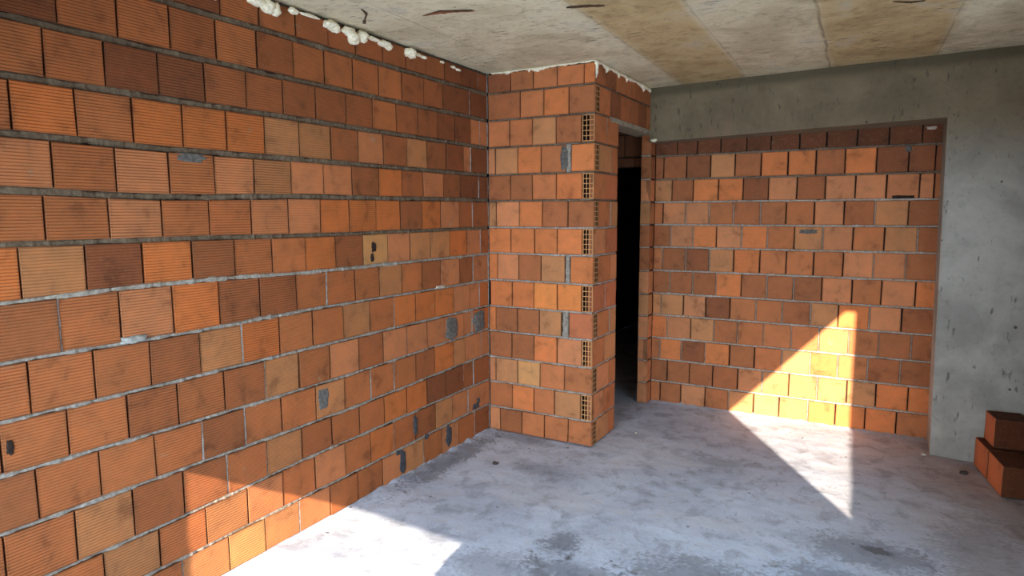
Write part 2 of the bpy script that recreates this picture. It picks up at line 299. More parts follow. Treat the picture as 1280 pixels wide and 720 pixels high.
def brick(M, pl, u0, u1, z00, z01, z10, z11, col, mi=0, d=0.0, depth=0.05, hole=False, dj=0.002):
    """front-bevelled brick; z00 z10 lower left/right, z01 z11 upper left/right"""
    j = lambda a=0.0015: random.uniform(-a, a)
    if u1-u0 < 0.012: return
    P = [(u0+j(), z00+j()), (u1+j(), z10+j()), (u1+j(), z11+j()), (u0+j(), z01+j())]
    dd = [d+random.uniform(-dj, dj) for _ in range(4)]
    ch = 0.0028
    cx = sum(p[0] for p in P)/4; cz = sum(p[1] for p in P)/4
    I = [(p[0]+(ch if p[0] < cx else -ch), p[1]+(ch if p[1] < cz else -ch)) for p in P]
    off = (random.random()*3, random.random()*3)
    w = u1-u0; h = (z01-z00)
    def um(p): return (p[0]-u0+off[0], p[1]-z00+off[1])
    def un(p): return ((p[0]-u0)/w, (p[1]-z00)/h)
    F = [pl(I[k][0], I[k][1], dd[k]) for k in range(4)]
    E = [pl(P[k][0], P[k][1], dd[k]-ch) for k in range(4)]
    B = [pl(P[k][0], P[k][1], -depth) for k in range(4)]
    if not hole:
        # 4x3 face grid with a slight cushion so each face catches light differently
        NX, NY = 4, 3; pt = {}
        cush = random.uniform(-0.0012, 0.0016)
        for a in range(NX+1):
            for b_ in range(NY+1):
                s, t = a/NX, b_/NY
                uu = (I[0][0]*(1-s)+I[1][0]*s)*(1-t)+(I[3][0]*(1-s)+I[2][0]*s)*t
                zz = (I[0][1]*(1-s)+I[1][1]*s)*(1-t)+(I[3][1]*(1-s)+I[2][1]*s)*t
                de = (dd[0]*(1-s)+dd[1]*s)*(1-t)+(dd[3]*(1-s)+dd[2]*s)*t
                de += cush*16*s*(1-s)*t*(1-t)
                pt[a, b_] = ((uu, zz), pl(uu, zz, de))
        for a in range(NX):
            for b_ in range(NY):
                q = [pt[a, b_], pt[a+1, b_], pt[a+1, b_+1], pt[a, b_+1]]
                M.quad([x[1] for x in q], mi, col, [um(x[0]) for x in q], [un(x[0]) for x in q])
    else:
        nx, nz = hole
        bw = 0.0052
        cw = (I[1][0]-I[0][0]-bw*(nx+1))/nx; hh = (I[3][1]-I[0][1]-bw*(nz+1))/nz
        us = [I[0][0]]; 
        for k in range(nx): us += [us[-1]+bw, us[-1]+bw+cw]
        us.append(us[-1]+bw)
        zs = [I[0][1]]
        for k in range(nz): zs += [zs[-1]+bw, zs[-1]+bw+hh]
        zs.append(zs[-1]+bw)
        for a in range(len(us)-1):
            for b_ in range(len(zs)-1):
                c = [(us[a], zs[b_]), (us[a+1], zs[b_]), (us[a+1], zs[b_+1]), (us[a], zs[b_+1])]
                f = [pl(p[0], p[1], d) for p in c]
                if a % 2 == 1 and b_ % 2 == 1:
                    g = [pl(p[0], p[1], d-0.07) for p in c]
                    M.quad(g, 2, (1, 1, 1))
                    for k in range(4):
                        M.quad([f[k], g[k], g[(k+1) % 4], f[(k+1) % 4]], mi, tuple(v*0.12 for v in col))  # cell walls painted dark for the shade inside the holes
                else: M.quad(f, mi, tuple(min(1, v*q_) for v, q_ in zip(col, (1.1, 1.5, 1.9))))
        F = [pl(p[0], p[1], d) for p in I]
    for k in range(4):
        a, b_ = k, (k+1) % 4
        M.quad([E[a], E[b_], F[b_], F[a]], mi, tuple(v*0.75 for v in col), [um(P[a]), um(P[b_]), um(I[b_]), um(I[a])])
        M.quad([B[a], B[b_], E[b_], E[a]], mi, tuple(v*0.55 for v in col))

def mortar_bed(M, pl, u0, u1, zf, half, dfun, col, step=0.016, seed=0.0, ends=None):
    """ragged horizontal bed; zf(u) centre height, half thickness, dfun(u) front offset"""
    n = max(2, int((u1-u0)/step)); rows = []
    for i in range(n+1):
        u = u0+(u1-u0)*i/n
        a = noise.noise(Vector((u*17, seed, 1.3))); b_ = noise.noise(Vector((u*41, seed, 5.1))); c = noise.noise(Vector((u*5, seed, 9.7)))
        e_ = noise.noise(Vector((u*9, seed, 15.3))); h = half*(1+0.40*a+0.30*b_); z = zf(u)+half*0.45*e_
        f = dfun(u)+0.005*a+0.005*b_+0.008*c
        rows.append([pl(u, z+h+0.001, -0.03), pl(u, z+h, f-0.006), pl(u, z+h*0.5, f), pl(u, z-h*0.5, f+0.001*b_), pl(u, z-h, f-0.006), pl(u, z-h-0.001, -0.03)])
    for i in range(n):
        for k in range(5):
            M.quad([rows[i][k+1], rows[i+1][k+1], rows[i+1][k], rows[i][k]], 1, col)

def mortar_joint(M, pl, u, z0, z1, half, f, col, seed=0.0):
    n = 8; rows = []
    for i in range(n+1):
        z = z0+(z1-z0)*i/n
        a = noise.noise(Vector((z*29, seed, u*7)))
        h = half*(1+0.5*a); rows.append([pl(u-h, z, -0.03), pl(u-h*0.7, z, f+0.003*a), pl(u+h*0.7, z, f+0.003*a), pl(u+h, z, -0.03)])
    for i in range(n):
        for k in range(3):
            M.quad([rows[i][k], rows[i][k+1], rows[i+1][k+1], rows[i+1][k]], 1, col)

def lev_left(i, u):
    if i == 0: return H
    if i == 14: return 0.0
    pts = sorted(LEV[i])
    if u <= pts[0][0]: z = pts[0][1]
    elif u >= pts[-1][0]: z = pts[-1][1]
    else:
        for a, b_ in zip(pts, pts[1:]):
            if u <= b_[0]:
                z = a[1]+(b_[1]-a[1])*sm((u-a[0])/(b_[0]-a[0])); break
    return z+0.002*noise.noise(Vector((u*3, i, 0)))

# =============================== left wall ===============================
def left_wall():
    M = Mesh(); pl = Plane((0, 0, 0), (0, 1, 0), (1, 0, 0)); U0 = -5.0
    for r in range(14):
        js = list(LJ[r])
        while js[0] > U0+0.3: js.insert(0, js[0]-0.2235)
        seq = [U0]+js+[0.0]
        codes = LC[r]; extra = len(seq)-1-len(codes)
        if extra > 0: codes = ''.join(random.choice('mmbmpto') for _ in range(extra))+codes
        codes = codes[-(len(seq)-1):]
        for k in range(len(seq)-1):
            a, b_ = seq[k], seq[k+1]
            gap = random.uniform(0.0022, 0.0042)
            t = 0.0085 if r > 5 else 0.015
            zl = lambda u: lev_left(r+1, u)+(t*0.8 if r < 13 else 0)
            zh = lambda u: lev_left(r, u)-(t if r else 0.018+0.01*noise.noise(Vector((u*3, 7, 7))))
            col = jit(lin(RGB[codes[k]]))
            if b_-a > 0.25 and codes[k] != 'g': pass
            M.alpha = (random.uniform(0.6, 1.0) if b_ < -1.9 else random.uniform(0.25, 0.7) if b_ < -1.2 else random.uniform(0.0, 0.25))
            dcorner = 0 if k < len(seq)-3 else -0.004
            brick(M, pl, a+gap, b_-gap, zl(a), zh(a), zl(b_), zh(b_), col, 0, random.uniform(-0.003, 0.003)+dcorner)
            # some head joints are filled with mortar
            fill = (r >= 7 and random.random() < 0.22) or k >= len(seq)-3
            if fill: mortar_joint(M, pl, b_, zl(b_), zh(b_), 0.006, -0.004, (0.8, 0.78, 0.76), r*3.1+k)
    for i in range(1, 14):
        if i <= 6: c, half, off = (0.34, 0.25, 0.17), 0.0165, -0.008  # upper beds tinted dark: shade of overhanging bricks put into colour
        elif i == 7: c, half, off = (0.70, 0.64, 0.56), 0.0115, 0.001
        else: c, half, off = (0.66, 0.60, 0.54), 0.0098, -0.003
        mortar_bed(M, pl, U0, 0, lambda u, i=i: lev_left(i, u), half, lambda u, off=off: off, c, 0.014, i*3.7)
    mortar_bed(M, pl, U0, 0, lambda u: H-0.012, 0.013, lambda u: -0.012, (0.2, 0.17, 0.13), 0.02, 77)
    # backing, and the wall's own mass behind the face
    M.quad([pl(U0, 0, -0.012-0.01), pl(0.0, 0, -0.022), pl(0.0, H, -0.022), pl(U0, H, -0.022)], 2)
    M.quad([pl(U0, 0, -0.19), pl(U0, H, -0.19), pl(0, H, -0.19), pl(0, 0, -0.19)], 2)
    M.quad([pl(U0, 0, -0.19), pl(U0, 0, -0.0), pl(U0, H, -0.0), pl(U0, H, -0.19)], 2)
    return struct(M.build('wall_left', [M_RIB, M_MORTAR, M_BACK]))

# =============================== brick return beside the doorway ===============================
def return_wall():
    M = Mesh(); pf = Plane((0, 0, 0), (1, 0, 0), (0, -1, 0)); ps = Plane((W, 0, 0), (0, 1, 0), (1, 0, 0))
    E0 = 0.465
    for r in range(14):
        zt = LV[r]-(0.006 if r else 0.016); zb = LV[r+1]+(0.006 if r < 13 else 0.002)
        seq = [0.0]+PJ[r]; codes = PC[r]
        odd = r % 2 == 1
        c = 0
        for k in range(len(seq)):
            a = seq[k]; b_ = seq[k+1] if k+1 < len(seq) else W
            if b_-a < 0.065 and k > 0 and k+1 < len(seq):
                mortar_joint(M, pf, (a+b_)/2, zb, zt, (b_-a)/2, -0.003, (0.75, 0.68, 0.6), r+k); continue
            if a == 0 and b_ < 0.02: continue
            code = codes[min(c, len(codes)-1)]; c += 1
            last = k+1 == len(seq)
            if last and not odd and r > 0:
                brick(M, pf, a+0.003, b_-0.001, zb, zt, zb, zt, jit(lin(RGB['E'])), 0, 0.0, 0.04, hole=(3, 5))
            else:
                brick(M, pf, a+0.0025, b_-(0.001 if last else 0.0025), zb, zt, zb, zt, jit(lin(RGB[code])), 0, random.uniform(-.003, .003) if not last else 0.0, 0.04)
        # side face
        long = r < 2
        end = D-0.02 if long else E0
        if odd:
            brick(M, ps, 0.002, 0.088, zb, zt, zb, zt, jit(lin(RGB['E'])), 0, 0, 0.04, hole=(3, 5))
            cuts = [0.093, 0.328, E0]
        else: cuts = [0.002, 0.231, E0]
        if long:
            cuts = ([0.093] if odd else [0.002])
            while cuts[-1] < end-0.22: cuts.append(cuts[-1]+0.205)
            cuts.append(end)
        for k in range(len(cuts)-1):
            a, b_ = cuts[k], cuts[k+1]
            if b_-a < 0.03: continue
            g = 0.006 if r in (2, 3, 5, 7, 8, 9) else 0.003
            brick(M, ps, a+(0 if k == 0 else g), b_-g*0.5, zb, zt, zb, zt, jit(lin(RGB[random.choice('pmtmr' if r > 2 else 'bdmb')])), 0, random.uniform(-.002, .002), 0.04)
            if g > 0.005 and k < len(cuts)-2: mortar_joint(M, ps, b_, zb, zt, 0.012, -0.001, (0.8, 0.75, 0.7), r+.5)
    for i in range(1, 14):
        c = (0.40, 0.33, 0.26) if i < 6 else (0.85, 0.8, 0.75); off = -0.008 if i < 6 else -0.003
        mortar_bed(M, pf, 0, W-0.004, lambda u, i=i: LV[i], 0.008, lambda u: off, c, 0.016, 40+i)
        e = D-0.02 if i < 2 else E0-0.003
        mortar_bed(M, ps, 0.004, e, lambda u, i=i: LV[i], 0.008, lambda u: off, c, 0.016, 60+i)
    T = 0.09
    def box(x0, x1, y0, y1, z0, z1, mi=2):
        p = [(x0, y0, z0), (x1, y0, z0), (x1, y1, z0), (x0, y1, z0), (x0, y0, z1), (x1, y0, z1), (x1, y1, z1), (x0, y1, z1)]
        for f in ((0, 1, 2, 3), (4, 5, 6, 7), (0, 1, 5, 4), (1, 2, 6, 5), (2, 3, 7, 6), (3, 0, 4, 7)): M.quad([p[q] for q in f], mi, lin(RGB['b']))
    box(0, W-0.075, 0.075, T, 0, H)
    box(0, 0.70, 0.02, T, 0, H)
    box(W-T, W-0.075, T, E0-0.002, 0, H)
    for y0 in (0.10,): box(W-T, W-0.015, y0, E0-0.004, 0, LV[2])
    box(W-T, W-0.015, 0.10, D-0.02, LV[2]+0.02, H)
    return struct(M.build('wall_return', [M_SMOOTH, M_MORTAR, M_HOLE]))

# =============================== far brick wall ===============================
def back_wall():
    M = Mesh(); pl = Plane((0, D, 0), (1, 0, 0), (0, -1, 0)); X1 = 3.02
    for r in range(1, 14):
        zt = LV[r]-0.0065; zb = LV[r+1]+(0.0065 if r < 13 else 0.0)
        if r == 1: continue
        js = BJ[r-2]; seq = [W]+js+[X1]; codes = BC[r-2]
        if r == 2: zt = LV[2]+0.0
        for k in range(len(seq)-1):
            a, b_ = seq[k], seq[k+1]; g = random.uniform(0.003, 0.0055)
            col = jit(lin(RGB[codes[min(k, len(codes)-1)]]))
            if r == 2: col = tuple(v*0.55 for v in col)  # shade under the beam put into the top course's colour
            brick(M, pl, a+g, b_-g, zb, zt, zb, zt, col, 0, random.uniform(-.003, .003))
            if r > 4 and random.random() < 0.5: mortar_joint(M, pl, b_, zb, zt, 0.005, -0.005, (0.75, 0.66, 0.58), r+k*1.7)
    for i in range(2, 14):
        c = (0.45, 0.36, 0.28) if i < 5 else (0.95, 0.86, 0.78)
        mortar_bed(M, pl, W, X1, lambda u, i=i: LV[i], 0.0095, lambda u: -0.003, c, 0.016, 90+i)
    M.quad([pl(W, 0, -0.02), pl(X1, 0, -0.02), pl(X1, H, -0.02), pl(W, H, -0.02)], 2)
    M.quad([pl(W, 0, -0.19), pl(W, H, -0.19), pl(4.7, H, -0.19), pl(4.7, 0, -0.19)], 2)
    # short stub that forms the far jamb of the doorway
    S0, SY = 0.775, 1.27
    pj = Plane((0, SY, 0), (1, 0, 0), (0, -1, 0)); pside = Plane((W, 0, 0), (0, 1, 0), (1, 0, 0))
    for r in range(2, 14):
        zt = LV[r]-0.006; zb = LV[r+1]+(0.006 if r < 13 else 0)
        c = jit(lin(RGB[random.choice('pbtmp' if r > 3 else 'bbm')]))
        brick(M, pj, S0, W-0.002, zb, zt, zb, zt, c, 0, random.uniform(-.003, .003), 0.06)
        brick(M, pside, SY+0.002, D, zb, zt, zb, zt, c, 0, 0, 0.04)
    for i in range(3, 14):
        mortar_bed(M, pj, S0, W-0.003, lambda u, i=i: LV[i], 0.007, lambda u: -0.003, (0.85, 0.76, 0.68), 0.016, 130+i)
    M.quad([(S0, SY+0.02, 0), (W-0.01, SY+0.02, 0), (W-0.01, SY+0.02, LV[2]), (S0, SY+0.02, LV[2])], 2)
    M.quad([(S0, SY+0.01, 0), (S0, D+.1, 0), (S0, D+.1, LV[2]), (S0, SY+0.01, LV[2])], 0, lin(RGB['b']))
    M.quad([(W-0.01, SY+0.01, 0), (W-0.01, D, 0), (W-0.01, D, LV[2]), (W-0.01, SY+0.01, LV[2])], 2)
    return struct(M.build('wall_back', [M_SMOOTH, M_MORTAR, M_BACK]))

# =============================== passage behind the doorway ===============================
def passage():
    M = Mesh()
    pl = Plane((0, D, 0), (1, 0, 0), (0, -1, 0))
    # brickwork above the inner opening, in line with the far wall
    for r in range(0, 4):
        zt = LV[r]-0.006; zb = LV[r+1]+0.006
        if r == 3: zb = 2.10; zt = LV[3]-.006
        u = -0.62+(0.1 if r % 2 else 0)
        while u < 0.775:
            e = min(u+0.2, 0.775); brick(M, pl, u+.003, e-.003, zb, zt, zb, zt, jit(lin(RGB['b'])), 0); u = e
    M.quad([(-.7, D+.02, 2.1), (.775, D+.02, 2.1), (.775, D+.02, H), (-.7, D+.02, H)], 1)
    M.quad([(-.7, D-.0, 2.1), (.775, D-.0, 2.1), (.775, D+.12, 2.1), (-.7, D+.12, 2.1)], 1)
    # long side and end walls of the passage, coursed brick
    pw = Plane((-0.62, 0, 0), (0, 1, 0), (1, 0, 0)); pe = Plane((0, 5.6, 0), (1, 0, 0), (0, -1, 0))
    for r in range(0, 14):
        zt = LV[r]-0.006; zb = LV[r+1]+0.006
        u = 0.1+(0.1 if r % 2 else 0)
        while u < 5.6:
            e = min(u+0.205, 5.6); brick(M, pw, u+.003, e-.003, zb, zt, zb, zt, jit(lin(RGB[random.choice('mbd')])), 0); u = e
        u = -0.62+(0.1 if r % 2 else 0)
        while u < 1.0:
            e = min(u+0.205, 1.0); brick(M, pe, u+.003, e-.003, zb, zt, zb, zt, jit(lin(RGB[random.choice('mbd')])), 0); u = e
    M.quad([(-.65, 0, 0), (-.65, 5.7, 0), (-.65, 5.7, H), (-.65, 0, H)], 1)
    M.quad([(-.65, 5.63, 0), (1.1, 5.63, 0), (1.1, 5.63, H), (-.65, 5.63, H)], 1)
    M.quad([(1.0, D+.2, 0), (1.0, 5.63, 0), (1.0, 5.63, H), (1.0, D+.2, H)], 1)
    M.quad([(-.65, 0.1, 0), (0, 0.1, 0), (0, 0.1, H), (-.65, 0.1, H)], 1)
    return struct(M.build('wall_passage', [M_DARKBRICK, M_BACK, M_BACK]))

# =============================== concrete: lintel, beam, column, ceiling, floor ===============================
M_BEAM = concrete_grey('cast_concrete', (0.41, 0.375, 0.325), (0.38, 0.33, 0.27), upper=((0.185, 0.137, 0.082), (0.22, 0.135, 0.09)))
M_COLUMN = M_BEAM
M_LINTEL = plain('lintel_concrete', (150, 138, 118), nscale=20)

def grid_box(name, x0, x1, yf0, yf1, yb, z0, z1, mat, amp=0.003, nx=40, nz=8, z0r=None, x0b=None):
    """front face follows the line yf0..yf1, gently uneven; back at yb"""
    M = Mesh(); z0r = z0 if z0r is None else z0r; x0b = x0 if x0b is None else x0b
    def P(i, k):
        s, t = i/nx, k/nz
        xx = x0*t+x0b*(1-t); x = xx+(x1-xx)*s
        zb = z0+(z0r-z0)*s; z = zb+(z1-zb)*t
        e = amp*noise.noise(Vector((x*3, z*3, 2)))*(0 if k in (0, nz) else 1)
        return (x, yf0+(yf1-yf0)*s+e, z)
    for i in range(nx):
        for k in range(nz): M.quad([P(i, k), P(i+1, k), P(i+1, k+1), P(i, k+1)])
    def B(p): return (p[0], yb, p[2])
    for i in range(nx):
        M.quad([B(P(i, 0)), B(P(i+1, 0)), P(i+1, 0), P(i, 0)]); M.quad([P(i, nz), P(i+1, nz), B(P(i+1, nz)), B(P(i, nz))])
    for k in range(nz):
        M.quad([P(0, k), P(0, k+1), B(P(0, k+1)), B(P(0, k))]); M.quad([P(nx, k+1), P(nx, k), B(P(nx, k)), B(P(nx, k+1))])
    M.quad([B(P(0, 0)), B(P(nx, 0)), B(P(nx, nz)), B(P(0, nz))])
    return M.build(name, [mat], weld=True)

def yline(x): return 1.215+(0.955-1.215)*(x-0.865)/(3.8-0.865)

def ceiling():
    M = Mesh(); nx, ny = 60, 110; x0, x1, y0, y1 = -0.7, 4.7, -5.1, 5.7
    def P(i, k):
        x = x0+(x1-x0)*i/nx; y = y0+(y1-y0)*k/ny
        return (x, y, H+0.002*noise.noise(Vector((x*2, y*2, 0))))
    for i in range(nx):
        for k in range(ny): M.quad([P(i, k), P(i, k+1), P(i+1, k+1), P(i+1, k)])
    c = struct(M.build('ceiling', [concrete_ceiling()], weld=True, smooth=True))
    # gouges and cracks left by the formwork
    dark = plain('gouge', (84, 60, 42), amp=0.4); red = plain('gouge_edge', (140, 84, 58), amp=0.3)
    def ragged(pts, w, mat, dz):
        G = Mesh(); L, R_ = [], []
        for i in range(len(pts)-1):
            a, b_ = Vector(pts[i]), Vector(pts[i+1]); t = (b_-a).normalized(); nrm = Vector((-t.y, t.x))
            n = max(3, int((b_-a).length/0.012))
            for k in range(n+(i == len(pts)-2)):
                p = a.lerp(b_, k/n); ww = w[i]+(w[i+1]-w[i])*k/n
                L.append(p+nrm*ww*(1+.5*noise.noise(Vector((p.x*40, p.y*40, 1))))); R_.append(p-nrm*ww*(1+.5*noise.noise(Vector((p.x*40, p.y*40, 4)))))
        for i in range(len(L)-1): G.quad([(L[i].x, L[i].y, H-dz), (L[i+1].x, L[i+1].y, H-dz), (R_[i+1].x, R_[i+1].y, H-dz), (R_[i].x, R_[i].y, H-dz)])
        return G
    ragged([(0.46, -1.40), (0.55, -1.405), (0.64, -1.39), (0.745, -1.335)], [0.003, 0.02, 0.022, 0.010], red, .003).build('gouge_rim', [red], c)
    ragged([(0.50, -1.415), (0.60, -1.425), (0.74, -1.350)], [0.003, 0.009, 0.012], dark, .0045).build('gouge', [dark], c)
    ragged([(0.27, -1.66), (0.245, -1.60), (0.225, -1.57)], [0.003, 0.008, 0.006], dark, .004).build('crack', [dark], c)
    ragged([(0.225, -1.57), (0.15, -1.50), (0.10, -1.45)], [0.005, 0.004, 0.012], dark, .0035).build('crack', [dark], c)
    ragged([(1.18, -1.15), (1.25, -1.13), (1.36, -1.08)], [0.012, 0.02, 0.012], dark, .004).build('gouge', [dark], c)
    ragged([(2.62, -0.42), (2.70, -0.36), (2.76, -0.36)], [0.006, 0.014, 0.008], dark, .004).build('gouge', [dark], c)
    return c

def floor():
    M = Mesh(); x0, x1, y0, y1 = -0.7, 4.7, -5.1, 5.7; nx, ny = 170, 360
    def hz(x, y):
        v = Vector((x, y, 0)); z = 0.006*noise.noise(v*2.1)+0.003*noise.noise(v*9)
        z += 0.0035*max(0, noise.noise(v*31))
        # mortar droppings banked along the feet of the walls
        dl = x if y < 0.05 else 9
        if -1.9 < y < 0: z += 0.018*max(0, 1-max(dl, 0)/0.14)*(0.6+noise.noise(v*14))*min(1, (y+1.9)/0.7)
        if x < W and y < 0: z += 0.014*max(0, 1+y/0.11)*(0.6+noise.noise(v*16))
        if x > W and y > 0.9: z += 0.012*max(0, 1-(D-y)/0.07)*(0.7+noise.noise(v*18)) if x < 3 else 0
        return z-0.004
    X = [x0+(x1-x0)*i/nx for i in range(nx+1)]; Y = []
    y = y0
    while y < y1: Y.append(y); y += 0.025 if y < 1.5 else 0.1
    Y.append(y1)
    def P(i, k): return (X[i], Y[k], hz(X[i], Y[k]))
    for i in range(nx):
        for k in range(len(Y)-1): M.quad([P(i, k), P(i+1, k), P(i+1, k+1), P(i, k+1)])
    return struct(M.build('floor', [floor_material()], weld=True, smooth=True))

# =============================== foam, smears, crumbs ===============================
def blob(name, c, r, parent=None, mat=M_FOAM, seed=0, sub=3, lump=0.35):
    bm = bmesh.new(); bmesh.ops.create_icosphere(bm, subdivisions=sub, radius=1)
    for v in bm.verts:
        k = 1+lump*noise.noise(v.co*1.7+Vector((seed, seed*2, 0)))+0.12*noise.noise(v.co*5+Vector((seed, 0, 0)))
        v.co = Vector((v.co.x*r[0]*k, v.co.y*r[1]*k, v.co.z*r[2]*k))+Vector(c)
    me = bpy.data.meshes.new(name); bm.to_mesh(me); bm.free()
    me.materials.append(mat); me.polygons.foreach_set('use_smooth', [True]*len(me.polygons))
    o = bpy.data.objects.new(name, me); COL.objects.link(o)
    if parent: o.parent = parent
    return o

def bead(name, pl, pts, parent, seed=0, drips=()):
    """foam bead along a wall top: pts (u, lower z, out)"""
    M = Mesh(); rows = []
    n = int((pts[-1][0]-pts[0][0])/0.008)
    for i in range(n+1):
        u = pts[0][0]+(pts[-1][0]-pts[0][0])*i/n
        for a, b_ in zip(pts, pts[1:]):
            if u <= b_[0]+1e-6:
                s = (u-a[0])/(b_[0]-a[0]); z = a[1]+(b_[1]-a[1])*s; d = a[2]+(b_[2]-a[2])*s; break
        z += 0.008*noise.noise(Vector((u*28, seed, 0)))+0.004*noise.noise(Vector((u*75, seed, 3)))
        d *= 1+0.5*noise.noise(Vector((u*22, seed, 9)))
        for du, dz, w in drips:
            z -= dz*math.exp(-((u-du)/w)**2)
        z = min(z, H-0.004); c = (z+H)/2; h = (H-z)/2
        rows.append([pl(u, c+h*math.cos(t), -0.004+(d+0.004)*math.sin(t)) for t in [math.pi*k/8 for k in range(9)]])
    for i in range(n):
        for k in range(8): M.quad([rows[i][k], rows[i+1][k], rows[i+1][k+1], rows[i][k+1]])
    return M.build(name, [M_FOAM], parent, smooth=True, weld=True)

def smear(name, pl, u, z, ru, rz, mat, parent, seed=0, d=0.004):
    M = Mesh(); n = 36; rings = 5; pts = []
    for k in range(rings+1):
        f = k/rings; row = []
        for i in range(n):
            a = 2*math.pi*i/n
            e = 1+0.35*noise.noise(Vector((math.cos(a)*1.5, math.sin(a)*1.5, seed)))+0.15*noise.noise(Vector((math.cos(a)*5, math.sin(a)*5, seed)))
            sq = 1/max(abs(math.cos(a)), abs(math.sin(a)))**0.6
            row.append(pl(u+ru*f*e*sq*math.cos(a), z+rz*f*e*sq*math.sin(a), d*(1-f**3)+0.003*noise.noise(Vector((f*4*math.cos(a), f*4*math.sin(a), seed)))*(1-f)+0.0015-0.006*(f == 1)))
        pts.append(row)
    for k in range(rings):
        for i in range(n): M.quad([pts[k][i], pts[k+1][i], pts[k+1][(i+1) % n], pts[k][(i+1) % n]])
    return M.build(name, [mat], parent, weld=True, smooth=True)

# =============================== loose bricks ===============================
M_LOOSE = brick_material('loose_terracotta', 0.0, 1.0)
def loose_brick(loc, rot, L, Wd, Ht, label, col):
    """hollow block: L along y, Wd along x, perforated ends facing +-x"""
    M = Mesh(); c = lin(col)
    def add(pl, w, h, hole=None, k=1.0): brick(M, pl, 0, w, 0, h, 0, h, tuple(v*k for v in c), 0, 0, 0.004 if not hole else 0.004, hole=hole, dj=0)
    add(Plane((0, L, 0), (0, -1, 0), (-1, 0, 0)), L, Ht)                # left face
    add(Plane((Wd, 0, 0), (0, 1, 0), (1, 0, 0)), L, Ht, hole=(5, 4))       # right end, perforated
    add(Plane((0, 0, 0), (1, 0, 0), (0, -1, 0)), Wd, Ht, None, 0.24)                # front, its shade put into the colour
    add(Plane((Wd, L, 0), (-1, 0, 0), (0, 1, 0)), Wd, Ht)               # rear
    # top and bottom, coloured dark in place of shade
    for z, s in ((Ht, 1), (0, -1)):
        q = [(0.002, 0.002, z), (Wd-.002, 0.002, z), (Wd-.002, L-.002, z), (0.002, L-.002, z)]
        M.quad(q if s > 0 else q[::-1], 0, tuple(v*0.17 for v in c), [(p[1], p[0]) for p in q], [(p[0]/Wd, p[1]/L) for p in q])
    o = M.build('hollow_brick', [M_LOOSE, M_MORTAR, M_HOLE]); o.location = loc; o.rotation_euler = (0, 0, rot)
    return tag(o, label, 'brick')

# =============================== build ===============================
wl = left_wall(); wr = return_wall(); wb = back_wall(); wp = passage()
fl = floor(); ce = ceiling()

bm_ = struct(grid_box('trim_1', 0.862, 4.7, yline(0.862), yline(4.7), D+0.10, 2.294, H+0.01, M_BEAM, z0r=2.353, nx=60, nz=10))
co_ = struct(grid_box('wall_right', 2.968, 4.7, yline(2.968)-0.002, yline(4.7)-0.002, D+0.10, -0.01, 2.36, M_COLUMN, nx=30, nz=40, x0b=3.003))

# door lintel: thin concrete plank carrying the brickwork over the opening
def lintel():
    M = Mesh(); x0, x1, y0, y1, z0, z1 = W-0.165, W+0.004, 0.30, D-0.01, LV[2]-0.028, LV[2]+0.006
    n = 24
    for i in range(n):
        a = y0+(y1-y0)*i/n; b_ = y0+(y1-y0)*(i+1)/n
        e = lambda y: 0.003*noise.noise(Vector((y*20, 1, 1)))
        q = lambda y: [(x0, y, z0+e(y)), (x1+e(y), y, z0+e(y+3)), (x1+e(y+5), y, z1), (x0, y, z1)]
        A, B = q(a), q(b_)
        for k in range(4): M.quad([A[k], B[k], B[(k+1) % 4], A[(k+1) % 4]])
        if i == 0: M.quad(A)
        if i == n-1: M.quad(B)
    return struct(M.build('trim_2', [M_LINTEL], weld=True))
lintel()

PL = Plane((0, 0, 0), (0, 1, 0), (1, 0, 0)); PF = Plane((0, 0, 0), (1, 0, 0), (0, -1, 0)); PS = Plane((W, 0, 0), (0, 1, 0), (1, 0, 0)); PB = Plane((0, D, 0), (1, 0, 0), (0, -1, 0))
# foam blobs squeezed out of the left wall's top joint: (y, z, ry, rz, out)
for k, (y, z, ry, rz, o_) in enumerate([(-2.34, 2.672, .05, .028, .03), (-2.09, 2.700, .05, .024, .028), (-2.03, 2.690, .035, .034, .035), (-1.985, 2.688, .028, .03, .03), (-1.865, 2.712, .032, .016, .018), (-1.76, 2.715, .07, .008, .012),
        (-1.615, 2.700, .052, .026, .030), (-1.58, 2.690, .03, .022, .026), (-1.475, 2.700, .055, .024, .026), (-1.445, 2.672, .034, .034, .034), (-1.375, 2.694, .036, .036, .034), (-1.28, 2.705, .07, .012, .016),
        (-1.18, 2.698, .055, .020, .026), (-1.14, 2.688, .03, .020, .022), (-0.94, 2.694, .048, .034, .036), (-0.86, 2.700, .05, .010, .014), (-0.79, 2.697, .03, .010, .012), (-0.59, 2.705, .022, .008, .01), (-0.46, 2.696, .03, .009, .01), (-0.40, 2.690, .03, .009, .01)]):
    blob('foam_blob', (0.004+o_*0.3, y, z), (o_, ry, rz), wl, seed=k*1.9+1)
bead('foam_bead', PF, [(0.03, 2.728, .010), (0.12, 2.722, .016), (0.17, 2.712, .018), (0.20, 2.727, .01), (0.36, 2.724, .012), (0.42, 2.705, .02), (0.48, 2.722, .012), (0.62, 2.722, .012), (0.75, 2.728, .014), (W+.012, 2.722, .016)], wr, 1.3, [(0.355, .02, .006), (0.21, .008, .004)])
bead('foam_bead', PS, [(-0.012, 2.722, .016), (0.05, 2.712, .018), (0.12, 2.728, .010), (0.22, 2.700, .02), (0.3, 2.722, .01), (0.40, 2.712, .014), (0.55, 2.720, .01), (0.7, 2.710, .014), (0.85, 2.722, .010), (1.0, 2.700, .022), (1.1, 2.712, .012), (1.20, 2.70, .012)], wr, 6.1, [(0.012, .10, .006), (0.20, .04, .006), (0.45, .03, .012), (0.62, .03, .008), (1.02, .025, .01)])
blob('foam_blob', (0.905, 1.20, 2.305), (.03, .02, .014), bm_, seed=5)
